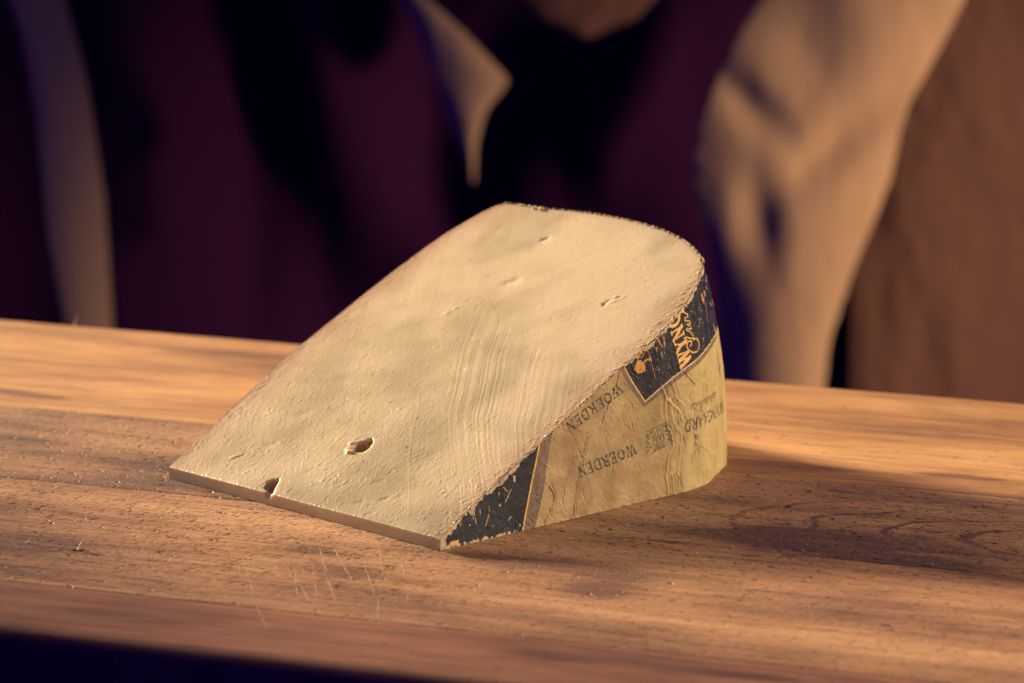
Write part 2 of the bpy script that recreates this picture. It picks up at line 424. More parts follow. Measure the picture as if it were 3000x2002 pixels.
# left rim: glassy lumps next to the hidden rind
ul = np.interp(Y, [p[1] for p in left_p], [p[0] for p in left_p]); dl = X - ul
FR.a += (np.exp(-(np.maximum(dl - 2.5, 0) / 3.0)**2) * .16 * (fbm(X / 1.8, Y / 3.2, 160, 3) - .5)).astype(np.float32)
# eyes and tears
def smooth_in(poly, soft):
    js, is_, ins = FR.inside(poly)
    p = poly + [poly[0]]
    r = FR.dist(p, 1.0)
    D = np.zeros_like(FR.a); D[r[0], r[1]] = r[2]
    sgn = np.zeros_like(FR.a, bool); sgn[js, is_] = ins
    return np.where(sgn, sstep(0, soft, D), 0)
heart = [(53.4, 22.6), (52.2, 24.4), (51.7, 26.0), (52.6, 27.5), (53.5, 27.6), (54.0, 28.9), (55.2, 29.4), (57.0, 27.8), (57.9, 25.2), (57.3, 23.2), (55.8, 22.6)]
FR.a -= (smooth_in(heart, .5) * (3.8 + .8 * (fbm(X / 1.2, Y / 1.2, 7) - .5))).astype(np.float32)
FR.ridge([(50, 26), (51.2, 23.2), (52.8, 20.6)], .5, .08)
for (u, v, r_, h) in ((51.2, 23.0, .7, .25), (52.7, 22.0, .5, .9), (50.2, 25.4, .6, .2), (17.9, 10, .6, .25), (18.9, 10.8, .5, .2), (17.0, 9.3, .5, .15), (32.1, 84.3, .5, .2), (33.2, 87, .5, .2)):
    FR.ridge([(u, v), (u + .3, v + .4)], r_, h)
for (u, v, r_, h) in ((19.4, 11.2, .5, -.15), (18.4, 8.8, .5, -.1), (73.6, 5, .9, -.12), (80.6, 1.9, .8, -.14), (47, 11.3, 1.0, -.1), (25.1, 18, 1.2, -.1), (23.7, 32.4, 1.3, -.12), (72.5, 14, 1.0, -.1), (80.2, 8.5, .8, -.14), (36.3, 123.4, .9, -.35), (41.5, 102.7, 1.6, -.25)):
    FR.ridge([(u - r_ * .5, v - r_ * .4), (u + r_ * .5, v + r_ * .5)], r_, h)
tear = [(78.6, 100.8), (79.4, 101.4), (79.4, 102.8), (80.4, 103.4), (80.3, 101.6), (80.9, 100.6), (80.4, 99.4), (79.8, 100.3)]
FR.a -= (smooth_in(tear, .5) * 1.9).astype(np.float32)
for _ in range(9):
    u = rs.uniform(80.8, 84.5); v = rs.uniform(100.2, 105)
    FR.ridge([(u, v), (u + rs.uniform(-.5, .9), v + rs.uniform(-.2, .9))], .4, rs.uniform(.05, .18))
notch = [(40.4, 6.4), (38.2, 5.4), (36.9, 3.8), (37.4, 1.7), (39.6, .9), (41.4, .45), (42.9, .35), (43.2, .9), (42.7, 2.1), (41.7, 4.4)]
nt = smooth_in(notch, .5)
FR.ridge([(41.6, -.6), (42.6, .4)], .8, -.7)
FR.a -= (nt * (2.3 + .5 * sstep(1, 3.5, Y))).astype(np.float32)
H = FR.at(U, Vv)
# soften the sharp long edges a touch and fray them
edge_l = U - cl[:, None, 0]; edge_r = cr[:, None, 0] - U
H = H - .10 * np.exp(-np.maximum(Vv, 0) / .3)
topd = (1 - w[..., 0]) * 137 + 0 * U
H = H - .5 * np.exp(-topd / .5) + .35 * np.exp(-topd / 1.0) * (fbm(U / 1.3, Vv / 1.3, 31) - .5)
ct_, st_ = math.cos(TH0), math.sin(TH0)
PX = U + np.where(edge_r < .4, .5 * (fbm(Vv / .9, U * 0, 44) - .5) + .8 * (fbm(Vv / 3.4, U * 0, 46) - .5), 0)
PY = Vv * ct_ - H * st_
PZ = TT + Vv * st_ + H * ct_
PZ = np.maximum(PZ, 1.3 + .7 * (Vv < .5))
FV = np.stack([PX, PY, PZ], -1).reshape(-1, 3)
edge_attr = np.maximum.reduce([np.exp(-np.maximum(edge_l, 0) / 6.0) * 1.5, np.exp(-np.maximum(edge_r, 0) / 4.5), .75 * np.exp(-topd / 2.5)])
edge_attr *= np.minimum(1, .55 + Vv / 25)
age = fbm(U / 22, Vv / 22, 170, 3)
# thin front facet: continues from the first row of the face down to the board
NZ = 16
fu = U[0]; ztop = PZ[0]; yb = PY[0]
fz = np.linspace(1, 0, NZ)[1:, None]
def smo(x, n):
    k = np.ones(n) / n; return np.convolve(np.pad(x, n // 2, 'edge'), k, 'valid')[:len(x)]
zs_ = np.where(np.abs(fu - 40.5) < 6, ztop, smo(ztop, 25)); ys_ = np.where(np.abs(fu - 40.5) < 6, yb, smo(yb, 25))
bl_ = sstep(1, .72, fz)
ztop = ztop[None] * (1 - bl_) + zs_[None] * bl_; yb = yb[None] * (1 - bl_) + ys_[None] * bl_
FZ = ztop * fz
cut_in = FR.at(fu, fu * 0 - .3) < -1.5
slot = np.exp(-((fu - 42.4) / .9)**2)[None] * sstep(.2, 0, fz / 1.0 - .15) * .0
FY = yb * fz**3 + .05 * (fbm(fu[None] / 4 + fz * 0, fz * 1.5 + fu[None] * 0, 9) - .5) + slot  
FX = PX[0][None] + 0 * fz
FACET = np.stack([FX, FY, FZ], -1).reshape(-1, 3)
nv0 = len(FV)
Fq = grid_faces(NV, NU)
j, i = np.mgrid[0:NZ - 1, 0:NU - 1]
prev = np.where(j == 0, i, nv0 + (j - 1) * NU + i); prev1 = np.where(j == 0, i + 1, nv0 + (j - 1) * NU + i + 1)
cur = nv0 + j * NU + i
Ff = np.stack([prev, cur, cur + 1, prev1], -1).reshape(-1, 4)
VV = np.concatenate([FV, FACET])
attr_e = np.concatenate([edge_attr.ravel(), np.zeros(len(FACET))]); attr_a = np.concatenate([age.ravel(), np.full(len(FACET), .5)])

t = NT('cheese paste'); co = t.coord()
mott = t.noise(t.scale(co, (1, 1, 1)), 60, 4, .55)
spk = t.noise(co, 900, 2)
base = t.mix(t.rng(t.attr('age'), .38, .62), (.435, .35, .205), (.60, .49, .30))
base = t.mix(t.rng(mott, .42, .72, 0, .7), base, (.59, .48, .295))
base = t.mix(t.math('MULTIPLY', t.attr('rim'), .80, clamp=True), base, (.40, .25, .15))
base = t.mix(t.rng(spk, .62, .8, 0, .35), base, (.80, .68, .46))
nrm = t.bump(t.noise(co, 1500, 3), .5, .00012)
M_PASTE = t.out(base, t.rng(mott, .3, .7, .26, .40), nrm, .5, **{'Subsurface Weight': .85, 'Subsurface Scale': .0036, 'Coat Weight': .3, 'Coat Roughness': .24})
t.b.inputs['Subsurface Radius'].default_value = (1.0, .7, .4)
paste = mesh_obj('cut_face', VV * .001, np.concatenate([Fq, Ff]), M_PASTE, wedge, attrs={'rim': attr_e, 'age': attr_a})
tag(paste, 'smooth pale cut face with wire lines, small eyes and a thin front edge')

# --- rind: the profile swung from the board up to the cut face
NS, NW = 900, 340
prf_t = resample(right_p, NS); prf_b = resample(right_b, NS)
ww = np.linspace(0, 1, NW)
PU = prf_b[None, :, 0] * (1 - ww[:, None]) + prf_t[None, :, 0] * ww[:, None]
PV = prf_b[None, :, 1] * (1 - ww[:, None]) + prf_t[None, :, 1] * ww[:, None]
RY = PV * np.cos(ww[:, None] * TH0); RZ = PV * np.sin(ww[:, None] * TH0) + TT * ww[:, None]
# relief of the paper (mm, outward) in side-view coordinates
RR = Raster(-2, 128, -2, 66, .1)
X, Y = np.meshgrid(RR.X, RR.Y)
rs = np.random.RandomState(31)
RR.a += (.15 * (fbm(X / 3.2, Y / 3.2, 200, 4) - .5) + .11 * (fbm(X / 1.1, Y / 1.1, 207, 3) - .5)).astype(np.float32)
RR.a += (.5 * (fbm(X / 14, Y / 20, 203, 2) - .5)).astype(np.float32)
def crease(pts, wdt, h):
    p = np.array(pts, float); q = [p[0]]
    for k in range(len(p) - 1):
        m = max(2, int(np.linalg.norm(p[k + 1] - p[k]) / 1.2))
        for j in range(1, m + 1): q.append(p[k] + (p[k + 1] - p[k]) * j / m + rs.normal(0, .22, 2) * (j < m))
    RR.ridge(q, wdt, h); RR.ridge([(x + wdt * 1.5, y) for x, y in q], wdt * .9, -h * .7)
crease([(83.4, 30.2), (85.7, 26.2), (89.6, 23.1), (91.6, 20)], .55, .22)
crease([(87.4, 31), (88.6, 27), (92.5, 23.5), (94, 19)], .5, .16)
crease([(86.5, 26), (87.5, 20), (90.6, 16.2), (88.9, 7.5), (88.2, 0)], .55, .16)
crease([(84.6, 29), (84.8, 22), (86.8, 15), (84, 6), (84.6, 0)], .45, .2)
crease([(93.6, 32.8), (98.6, 28.8)], .4, .4); crease([(69, 38.9), (65.7, 31.3), (60.8, 24)], .26, -.16)
crease([(52.5, 14.7), (51.2, 10.1), (50.2, 6.5), (49, 1)], .3, .22); crease([(50.2, 16.5), (47.9, 12.1), (45.9, 8.2), (44.5, 2)], .3, .17)
crease([(56, 21), (53.5, 16)], .3, .25); crease([(40.5, 10), (42, 7), (40, 3), (37.5, 0)], .3, .3)
crease([(96, 27), (98, 18), (95, 8)], .4, .25); crease([(104, 32), (103, 25)], .4, .25); crease([(100, 12), (104, 8), (108, 7.5)], .35, .25)
for _ in range(26):
    x = rs.uniform(86, 108); y = rs.uniform(2, 32); crease([(x, y), (x + rs.normal(0, 1.2), y - rs.uniform(3, 8))], rs.uniform(.25, .4), rs.uniform(.08, .22))
for _ in range(110):
    x = rs.uniform(34, 84); y = rs.uniform(0, 36); an = rs.uniform(0, 3.14); L = rs.uniform(1, 4)
    crease([(x, y), (x + L * math.cos(an), y + L * math.sin(an))], rs.uniform(.2, .35), rs.uniform(-.12, .12))
for _ in range(36):     # wrinkled foil of the black label, running down it
    x = rs.uniform(80, 99); y0 = rs.uniform(33, 52); L = rs.uniform(3, 10)
    crease([(x, y0), (x + L * .12, y0 - L * .5), (x + L * .32, y0 - L)], rs.uniform(.25, .42), rs.uniform(.03, .11))
for _ in range(22):
    x = rs.uniform(99, 116); y0 = rs.uniform(38, 56); L = rs.uniform(3, 9)
    crease([(x, y0), (x + L * .05, y0 - L * .5), (x + L * .15, y0 - L)], rs.uniform(.25, .4), rs.uniform(.05, .2))
for _ in range(70):     # crackle of the lower black label
    x = rs.uniform(3, 38); y = rs.uniform(0, 22); an = rs.uniform(.5, 2.5); L = rs.uniform(1, 3)
    crease([(x, y), (x + L * math.cos(an), y + L * math.sin(an))], .22, rs.uniform(-.12, .15))

# print classes
PR = Raster(-2, 128, -2, 66, .05)
X, Y = np.meshgrid(PR.X, PR.Y)
BLACK1, GOLDL1, BAND1, BLACK2, GOLDL2, BAND2, WORN, INK, CREST, GOLD_T, GOLD_S, GOLD_E, TICK, SCRIPT, FLECK = range(1, 16)
def offset_poly(pts, d):
    p = np.array(pts, float); o = []
    for k in range(len(p)):
        a_ = p[max(k - 1, 0)]; b_ = p[min(k + 1, len(p) - 1)]; q = b_ - a_; q /= np.linalg.norm(q)
        o.append(p[k] + np.array([q[1], -q[0]]) * d)
    return [tuple(x) for x in o]
# lower label
l2 = [(29.6, -1.0), (29.9, .5), (33.4, 10.5), (37.4, 21.5), (38.5, 25)]
band2 = [(34.0, -1), (34.6, .8), (35.8, 3.6), (38, 9.2), (39.3, 14), (41.8, 21.7), (43, 26)]
PR.fill(l2 + band2[::-1], BAND2)
PR.fill([(-2, -2), (-2, 30)] + l2[::-1], BLACK2)
wear = fbm(X / 1.6, Y / 1.6, 300, 4); wear2 = fbm(X / .8, Y / 2.6, 310, 4)
zt = TT + X * math.tan(TH0)          # height of the cut edge in side view
below_cut = zt - Y
worn_up = (below_cut < 1.7 * np.clip(fbm(X / 4.2, Y / 5, 320, 3) - .42, 0, 1) * 5.0 * (X < 30) + .22 + .5 * (fbm(X / .7, Y / .7, 327, 2) - .4))
worn_lo = (Y < 1.3 * np.clip(wear2 * 2.2 - .75, 0, 2) * (X < 27))
flk = (wear2 > .68) & (Y > 4) & (X > 9) & (X < 20) & (Y < 8.5)
sp = (wear > .80) & (X < 30)
streak = (vn(X / .35, Y / 9, 333) > .93) & (Y < 6) & (X > 5) & (X < 20)
bl = PR.a == BLACK2
PR.a[bl & (worn_up | worn_lo | flk | sp | streak | (X < 2.0 + 1.6 * (wear - .5)))] = WORN
for q in ([(24, 12.6), (25.2, 11.2)], [(24.3, 8.6), (26.6, 11.6)], [(28, 13.6), (28, 14.7)], [(16.6, 3.6), (18.2, 6.3)], [(25, 3.6), (26, 4.4)]):
    PR.stroke(q, .28 if q[0][0] != 28 else .8, WORN)
PR.fill([(3.6, .5), (6.6, .5), (6.8, 1.7), (3.7, 1.7)], TICK)
PR.stroke([(-1, -5), (29.6, -1)], .1, WORN)
PR.stroke(l2, .55, GOLDL2)
# upper label
l1 = [(66.6, 44.5), (68.9, 39.3), (73, 32.9), (77.3, 27.1), (82, 29.6), (87.1, 31.9), (94.5, 34.0), (102.3, 35.6), (111.5, 38.0), (116.5, 39.3), (119.4, 41.2), (119.8, 44.5), (119, 48.5), (117.4, 53.3), (116.0, 57)]
o1 = offset_poly(l1, 1.55)
PR.fill(o1 + [(116, 70), (60, 70)], BAND1)
PR.fill(l1 + [(112, 70), (62, 70)], BLACK1)
PR.stroke(l1, .42, GOLDL1)
PR.fill([(110.5, .6), (112.8, 3.4), (114.6, 2.0), (117.2, 3.0), (118.6, 1.2), (115.2, .9), (113, 1.9)], WORN)
# --- letter shapes: (polyline, stroke weight) in a unit cell
def ell(cx, cy, rx_, ry_, a0=0, a1=360, n=18):
    return [(cx + rx_ * math.cos(R(a0 + (a1 - a0) * k / n)), cy + ry_ * math.sin(R(a0 + (a1 - a0) * k / n))) for k in range(n + 1)]
TK, TN = 1.0, .48
def sf(x, y, h=.13): return ([(x - h, y), (x + h, y)], TN)
GL = {
 'W': [([(.06, 1), (.3, .02)], TK), ([(.3, .02), (.5, .96)], TN), ([(.5, .96), (.72, .02)], TK), ([(.72, .02), (.95, 1)], TN), sf(.06, 1), sf(.5, 1), sf(.95, 1, .1)],
 'O': [(ell(.5, .5, .36, .46, 55, 235), TK), (ell(.5, .5, .36, .46, 235, 415), TK * .85)],
 'E': [([(.25, 0), (.25, 1)], TK), ([(.1, 1), (.82, 1), (.84, .8)], TN), ([(.1, 0), (.85, 0), (.88, .22)], TN), ([(.25, .52), (.62, .52)], TN), ([(.62, .4), (.62, .64)], TN)],
 'R': [([(.25, 0), (.25, 1)], TK), ([(.1, 1), (.5, 1)], TN), (ell(.48, .77, .28, .22, 90, -90, 8), TK * .8), ([(.25, .54), (.5, .54)], TN), ([(.5, .54), (.88, .02)], TK), sf(.25, 0), sf(.9, 0, .08)],
 'D': [([(.22, 0), (.22, 1)], TK), ([(.08, 1), (.45, 1)], TN), ([(.08, 0), (.45, 0)], TN), (ell(.44, .5, .42, .5, 90, -90, 12), TK * .95)],
 'N': [([(.18, 0), (.18, 1)], TN), ([(.16, 1), (.82, .02)], TK), ([(.82, 0), (.82, 1)], TN), sf(.18, 0), sf(.1, 1, .1), sf(.82, 1)],
 'Y': [([(.08, 1), (.5, .48)], TK), ([(.5, .48), (.9, 1)], TN), ([(.5, .5), (.5, 0)], TK), sf(.08, 1), sf(.9, 1), sf(.5, 0)],
 'G': [(ell(.52, .5, .38, .48, 50, 310), TK * .85), ([(.82, .1), (.82, .42)], TK), sf(.8, .43), ([(.78, .72), (.8, .95)], TN)],
 'A': [([(.1, 0), (.48, 1)], TN), ([(.48, 1), (.88, 0)], TK), ([(.25, .36), (.72, .36)], TN), sf(.1, 0), sf(.88, 0)],
}
def text(word, advs, o_, xdir, ydir, wgt, val, arc=0.0):
    o_, xdir, ydir = np.array(o_), np.array(xdir), np.array(ydir)
    tot = sum(advs); x = 0
    for ch, ad in zip(word, advs):
        for pts, wd in GL[ch]:
            q = []
            for (gx, gy) in pts:
                xx = (x + gx * ad * .92) / tot
                q.append(tuple(o_ + xdir * xx + ydir * (gy + arc * 4 * xx * (1 - xx))))
            PR.stroke(q, wgt * wd, val)
        x += ad
# dark grey print on the paper
text('WOERDEN', [1.3, 1.05, .9, 1, 1.05, .9, 1.05], (67.9, 33.5), (-20.9, -7.9), (1.4, -2.55), .66, INK, .05)
text('WOERDEN', [1.3, 1.05, .9, 1, 1.05, .9, 1.05], (72.4, 16.4), (-22.0, -3.1), (1.0, -2.75), .68, INK, .05)
text('WYNGAARD', [1.3, 1, 1.05, 1.05, 1, 1, 1, 1.05], (119.0, 19.3), (-26.8, .0), (-.5, -2.9), .68, INK, -.05)
def script_line(x0, x1, y, amp, val, wdt, seed):
    rs2 = np.random.RandomState(seed); p = []; x = x0
    s = 1 if x1 > x0 else -1
    while (x1 - x) * s > 0:
        st = rs2.uniform(.9, 1.6) * s; h = amp * rs2.uniform(.55, 1.0) * (1.9 if rs2.rand() < .2 else 1)
        p += [(x, y), (x + st * .35, y - h), (x + st * .1, y - h * 1.05), (x + st * .6, y + .05)]
        x += st
    PR.stroke(p, wdt, val)
script_line(95.2, 113, 23.4, 1.6, SCRIPT, .26, 4)
# crest: shield, castle, two supporters, motto ribbon
cb_ = np.array([(76.9, 18.8), (86.0, 20.5), (76.3, 11.9), (88.1, 14.3)], float)
def cq(a_, b_):   # a_ 0..1 across, b_ 0 top .. 1 bottom
    return tuple((1 - b_) * ((1 - a_) * cb_[0] + a_ * cb_[1]) + b_ * ((1 - a_) * cb_[2] + a_ * cb_[3]))
def cs(pts, wdt=.16): PR.stroke([cq(*p) for p in pts], wdt, CREST)
cs([(0, 0), (1, 0)], .2); cs([(.3, .02), (.3, .62), (.36, .72), (.62, .72), (.68, .62), (.68, .02)], .24)
cs([(.3, .34), (.42, .30), (.42, .2), (.48, .2), (.48, .30), (.56, .30), (.56, .14), (.62, .14), (.62, .34), (.68, .36)], .2)
for k in range(4): cs([(.33, .40 + .045 * k), (.62, .37 + .045 * k)], .15)
cs([(.42, .56), (.44, .64)], .5); cs([(.57, .54), (.57, .62)], .45); cs([(.48, .08), (.49, .2)], .4)
cs([(.32, .80), (.66, .78)], .2); cs([(.34, .86), (.64, .84)], .2)
rs = np.random.RandomState(8)
for sgn, ox in ((1, .13), (-1, .86)):
    p = [(ox, .04)]
    for k in range(16):
        p.append((ox + sgn * (.10 * math.sin(k * 1.7) + rs.uniform(-.05, .05)), .06 + k * .056))
    cs(p, .17)
    p = [(ox - sgn * .08, .1)]
    for k in range(12): p.append((ox - sgn * .08 + rs.uniform(-.05, .07), .12 + k * .07))
    cs(p, .15)
    cs(ell(ox, .18, .06, .07), .16); cs(ell(ox + sgn * .03, .42, .07, .09), .15); cs(ell(ox, .72, .06, .10), .15)
p = []
for k in range(22): p.append((.30 + k * .018, .93 + .035 * (-1)**k + rs.uniform(-.02, .02)))
cs(p, .17); cs([(.26, .95), (.22, 1.0), (.28, 1.02)], .17)
# gold print on the upper label
text('WYNG', [1.35, 1.0, 1.15, 1.15], (96.9, 35.35), (-4.9, 14.6), (-5.1, -1.2), 1.05, GOLD_T)
PR.stroke([(98.8, 40.7), (100.2, 40.9), (101.6, 40.1), (102.2, 38.8), (101.6, 37.7), (100.2, 37.2), (98.2, 37.3), (96.4, 38.1), (95.2, 39.3), (95.2, 40.3), (96.3, 40.8), (97.6, 40.5), (97.7, 39.8), (96.8, 39.3)], .42, GOLD_S)
PR.stroke([(94.1, 41.9), (95.2, 42.1), (97.1, 41.4), (99.2, 41.1), (98.6, 41.9), (97.3, 43.2), (95.5, 44), (95.9, 44.4), (98.1, 43.8), (97.9, 44.6), (96, 45.4), (97.9, 45.4), (97.4, 46.2), (95.2, 46.6), (95.3, 47.4), (96.8, 47.3), (96.6, 48.1), (94.9, 49), (93.5, 49.2), (94.6, 50.2), (93, 51)], .34, GOLD_S)
PR.fill([(73.6, 36.4), (74.2, 37.6), (74.7, 38.6), (75.8, 38.8), (77.2, 38.0), (77.7, 36.8), (77.7, 35.4), (76.9, 35.5), (76.3, 35.0), (75.6, 35.4), (75.0, 35.0), (74.5, 35.7)], GOLD_E)
PR.stroke([(76.8, 37.6), (78, 38.5), (79.7, 38.6)], .5, GOLD_E); PR.stroke([(79.2, 38.1), (79.6, 39.2)], .3, GOLD_E)
for q in ([(75, 39.5), (71.4, 40.2)], [(71.4, 40.2), (76.8, 42.6)], [(77, 42.2), (77.4, 40.4), (76.3, 39.2)], [(75.1, 38.6), (75, 39.5), (73.7, 40.9)], [(75.2, 40.2), (75.9, 41.9)], [(71.4, 40.2), (71.0, 40.9)]):
    PR.stroke(q, .26, GOLD_E)
PR.fill([(73.9, 40.9), (75.1, 40.4), (75.7, 41.6), (74.9, 41.7)], GOLD_E); PR.fill([(75.5, 40.1), (76.8, 40.4), (76.5, 42.1), (76.1, 41.8)], GOLD_E); PR.fill([(75.1, 39.1), (76.0, 39.4), (75.9, 39.9), (75.2, 39.8)], GOLD_E)
rs = np.random.RandomState(77)
for _ in range(46):
    x = rs.uniform(77.5, 86); y = rs.uniform(39.5, 46)
    if rs.rand() < abs(y - (44.5 - (x - 78) * .2)) / 4: continue
    L = rs.uniform(.4, 1.6); PR.stroke([(x, y), (x + L * .25, y - L)], rs.uniform(.12, .3), FLECK)
PR.stroke([(77.7, 43.8), (79.3, 39.5), (81.2, 33.2)], .14, FLECK); PR.stroke([(81.8, 44.4), (84.2, 41.6)], .15, FLECK); PR.stroke([(83.2, 46.1), (85.4, 43.1)], .15, FLECK)
for (x, y) in ((107, 51.5), (107.6, 50.2), (111, 53), (111.8, 54.5), (109, 52), (112.5, 55.5)):
    PR.stroke([(x, y), (x + rs.uniform(-.4, .4), y + rs.uniform(-1.4, -.4))], rs.uniform(.3, .8), FLECK)
PR.stroke([(108, 51), (109.5, 46), (109.2, 44), (110, 41.5)], .16, FLECK)
# the torn cut edge of both labels
fray = (below_cut < .35 + 1.5 * np.clip(fbm(X / 1.3, Y / 1.3, 350, 3) - .42, 0, 1) * 2.2) & (X > 27)
PR.a[fray & (PR.a == BLACK1)] = WORN
specks = (fbm(X / .5, Y / .5, 360, 2) > .86) & ((PR.a == BLACK1) | (PR.a == INK))
PR.a[specks] = WORN
# ink is worn away in spots
PR.a[((PR.a == INK) | (PR.a == CREST)) & (fbm(X / .45, Y / .45, 365, 2) > .70)] = 0

hgt = RR.at(RY, RZ)
lab = PR.at(RY, RZ, True)
hgt = hgt + .06 * np.isin(lab, [BLACK1, GOLDL1, BLACK2, GOLD_T, GOLD_S, GOLD_E, GOLDL2, TICK, FLECK])
# frayed upper and lower edges
wz = ww[:, None]
dtop = (1 - wz) * (PV * TH0 + TT); dbot = wz * (PV * TH0 + TT)
hgt = hgt + np.exp(-(dtop / .9)**2) * (.5 * (fbm(RY / .8, RZ / .8, 371, 3) - .38)) + np.exp(-(dbot / .6)**2) * .3 * (fbm(RY / .9, RZ / .9, 375, 2) - .5)
# outward normal in the profile plane (mostly +x)
tu = np.gradient(PU, axis=1); tv = np.gradient(PV, axis=1); nl = np.hypot(tu, tv) + 1e-9
nx_, nv_ = tv / nl, -tu / nl
RXp = PU + hgt * nx_
rad = PV + hgt * nv_
dz_ = dtop * 0
jag = np.exp(-(dtop / .4)**2) * .55 * (fbm(RY / 1.0, RY * 0, 381, 3) - .4)
RYp = rad * np.cos(wz * TH0) - jag * math.sin(TH0) * 0; RZp = rad * np.sin(wz * TH0) + TT * wz + jag
RVERT = np.stack([RXp, RYp, RZp], -1).reshape(-1, 3)
RF = grid_faces(NW, NS, flip=False)
cenY = RY.ravel()[RF].mean(1); cenZ = RZ.ravel()[RF].mean(1)
cls = PR.at(cenY, cenZ, True).astype(int)
# chipped corner near the board at the round end
a_yel = sstep(60, 118, PV) * (.6 + .4 * fbm(RY / 12, RZ / 12, 390)); a_h = (hgt - .1)

t = NT('waxed paper rind'); co = t.coord()
m1 = t.noise(co, 130, 5, .6); m2 = t.noise(co, 700, 4, .6); m3 = t.noise(co, 38, 3, .5)
base = t.mix(t.rng(m1, .35, .68), (.275, .17, .075), (.44, .305, .145))
yel = t.mix(t.rng(m1, .35, .68), (.40, .30, .105), (.52, .41, .18))
base = t.mix(t.attr('yellow'), base, yel)
base = t.mix(t.rng(m3, .52, .75, 0, .45), base, (.47, .36, .19))
base = t.mix(t.rng(m2, .55, .75, 0, .45), base, (.20, .115, .05))
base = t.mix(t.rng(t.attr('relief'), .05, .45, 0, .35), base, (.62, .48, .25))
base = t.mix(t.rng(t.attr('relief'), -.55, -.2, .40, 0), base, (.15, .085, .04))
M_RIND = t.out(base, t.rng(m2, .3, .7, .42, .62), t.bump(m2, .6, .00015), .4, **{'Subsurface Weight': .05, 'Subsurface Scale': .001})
def flat(name, c1, c2, rough, spec=.4, sc=350, lo=.35, hi=.65, bumpd=.0001):
    t = NT(name); co = t.coord(); n_ = t.noise(co, sc, 4, .6)
    return t.out(t.mix(t.rng(n_, lo, hi), c1, c2), t.rng(n_, .3, .7, rough, rough + .15), t.bump(t.noise(co, 1600, 3), .5, bumpd), spec)
M_BLACK = flat('black label print', (.011, .010, .017), (.022, .020, .029), .38, .35)
M_BLACK_LOW = flat('scuffed black label print', (.010, .009, .016), (.024, .021, .030), .5, .3, 500)
M_GOLD = flat('gold print', (.62, .34, .085), (.76, .46, .14), .42, .5)
M_GOLD_DULL = flat('dull gold print', (.42, .18, .035), (.62, .32, .075), .45, .5, 900)
M_PALE_GOLD = flat('pale gold line', (.60, .40, .17), (.74, .53, .26), .42, .5)
M_BAND = flat('grey brown print band', (.125, .082, .056), (.20, .135, .09), .5, .4, 600)
M_WORN = flat('bare rind under worn print', (.40, .29, .165), (.56, .43, .26), .55, .35, 500)
M_INK = flat('dark grey ink', (.044, .034, .028), (.095, .068, .048), .5, .4, 1500, .3, .8)
def rind_part(name, sel, mat, parent, label=None):
    f = RF[sel]
    if len(f) == 0: return None
    u_, inv = np.unique(f, return_inverse=True)
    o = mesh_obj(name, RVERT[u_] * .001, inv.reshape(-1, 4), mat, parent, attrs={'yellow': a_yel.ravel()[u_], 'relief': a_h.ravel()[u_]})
    if label: tag(o, label)
    return o
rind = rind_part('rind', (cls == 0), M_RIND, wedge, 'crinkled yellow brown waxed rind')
lab1 = rind_part('label', cls == BLACK1, M_BLACK, wedge, 'wrinkled black label with gold lettering at the thick end')
rind_part('label_border', cls == GOLDL1, M_PALE_GOLD, lab1, 'thin pale gold outline')
rind_part('lettering', cls == GOLD_T, M_GOLD, lab1, 'gold serif capitals WYNG')
rind_part('script_lettering', cls == GOLD_S, M_GOLD, lab1, 'gold handwriting line with a big loop')
tag(rind_part('emblem', cls == GOLD_E, M_GOLD_DULL, lab1, 'small dull gold emblem with fine lines'), kind='stuff')
tag(rind_part('gold_flecks', cls == FLECK, M_GOLD_DULL, lab1, 'broken gold flecks of print in the creases'), kind='stuff')
rind_part('label_band', cls == BAND1, M_BAND, lab1, 'grey brown band outside the gold outline')
lab2 = rind_part('label', cls == BLACK2, M_BLACK_LOW, wedge, 'scuffed black label at the thin end')
rind_part('label_border', cls == GOLDL2, M_GOLD, lab2, 'gold stripe')
rind_part('gold_mark', cls == TICK, M_GOLD, lab2, 'short gold bar at the thin corner')
rind_part('label_band', cls == BAND2, M_BAND, lab2, 'grey brown band beside the gold stripe')
tag(rind_part('worn_patch', cls == WORN, M_WORN, wedge, 'bare pale rind where print has flaked off'), kind='stuff')
rind_part('lettering', (cls == INK), M_INK, rind, 'dark grey serif lettering WOERDEN and WYNGAARD, upside down')
rind_part('script_lettering', (cls == SCRIPT), M_INK, rind, 'faint grey handwriting')
rind_part('crest', (cls == CREST), M_INK, rind, 'dark grey coat of arms with a castle')

# outer and far sides of the rind, and the cut side lying on the board
outer = np.concatenate([resample(right_p, 60)[-3:], resample(top_p[::-1], 140)[1:], resample(left_p[::-1], 120)[1:]])
outer_b = outer.copy(); outer_b[0:3] = resample(right_b, 60)[-3:]; outer_b[3:30] += (np.array(right_b[-1]) - np.array(right_p[-1]))[None] * np.linspace(1, 0, 27)[:, None]
NW2 = 70; w2 = np.linspace(0, 1, NW2)[:, None]
PU2 = outer_b[None, :, 0] * (1 - w2) + outer[None, :, 0] * w2; PV2 = outer_b[None, :, 1] * (1 - w2) + outer[None, :, 1] * w2
h2 = .25 * (fbm(PU2 / 5, w2 * 14 + PV2 / 5, 400) - .5)
tu = np.gradient(PU2, axis=1); tv = np.gradient(PV2, axis=1); nl = np.hypot(tu, tv) + 1e-9
PU2 = PU2 + h2 * tv / nl; PV2 = PV2 - h2 * tu / nl
V2 = np.stack([PU2, PV2 * np.cos(w2 * TH0), PV2 * np.sin(w2 * TH0) + TT * w2], -1).reshape(-1, 3)
mesh_obj('outer_rind', V2 * .001, grid_faces(NW2, PU2.shape[1], flip=False), M_RIND, wedge, attrs={'yellow': np.full(len(V2), .8), 'relief': h2.ravel()})
ring = np.concatenate([resample(right_b, 40), outer_b[3:]]); cen = ring.mean(0)
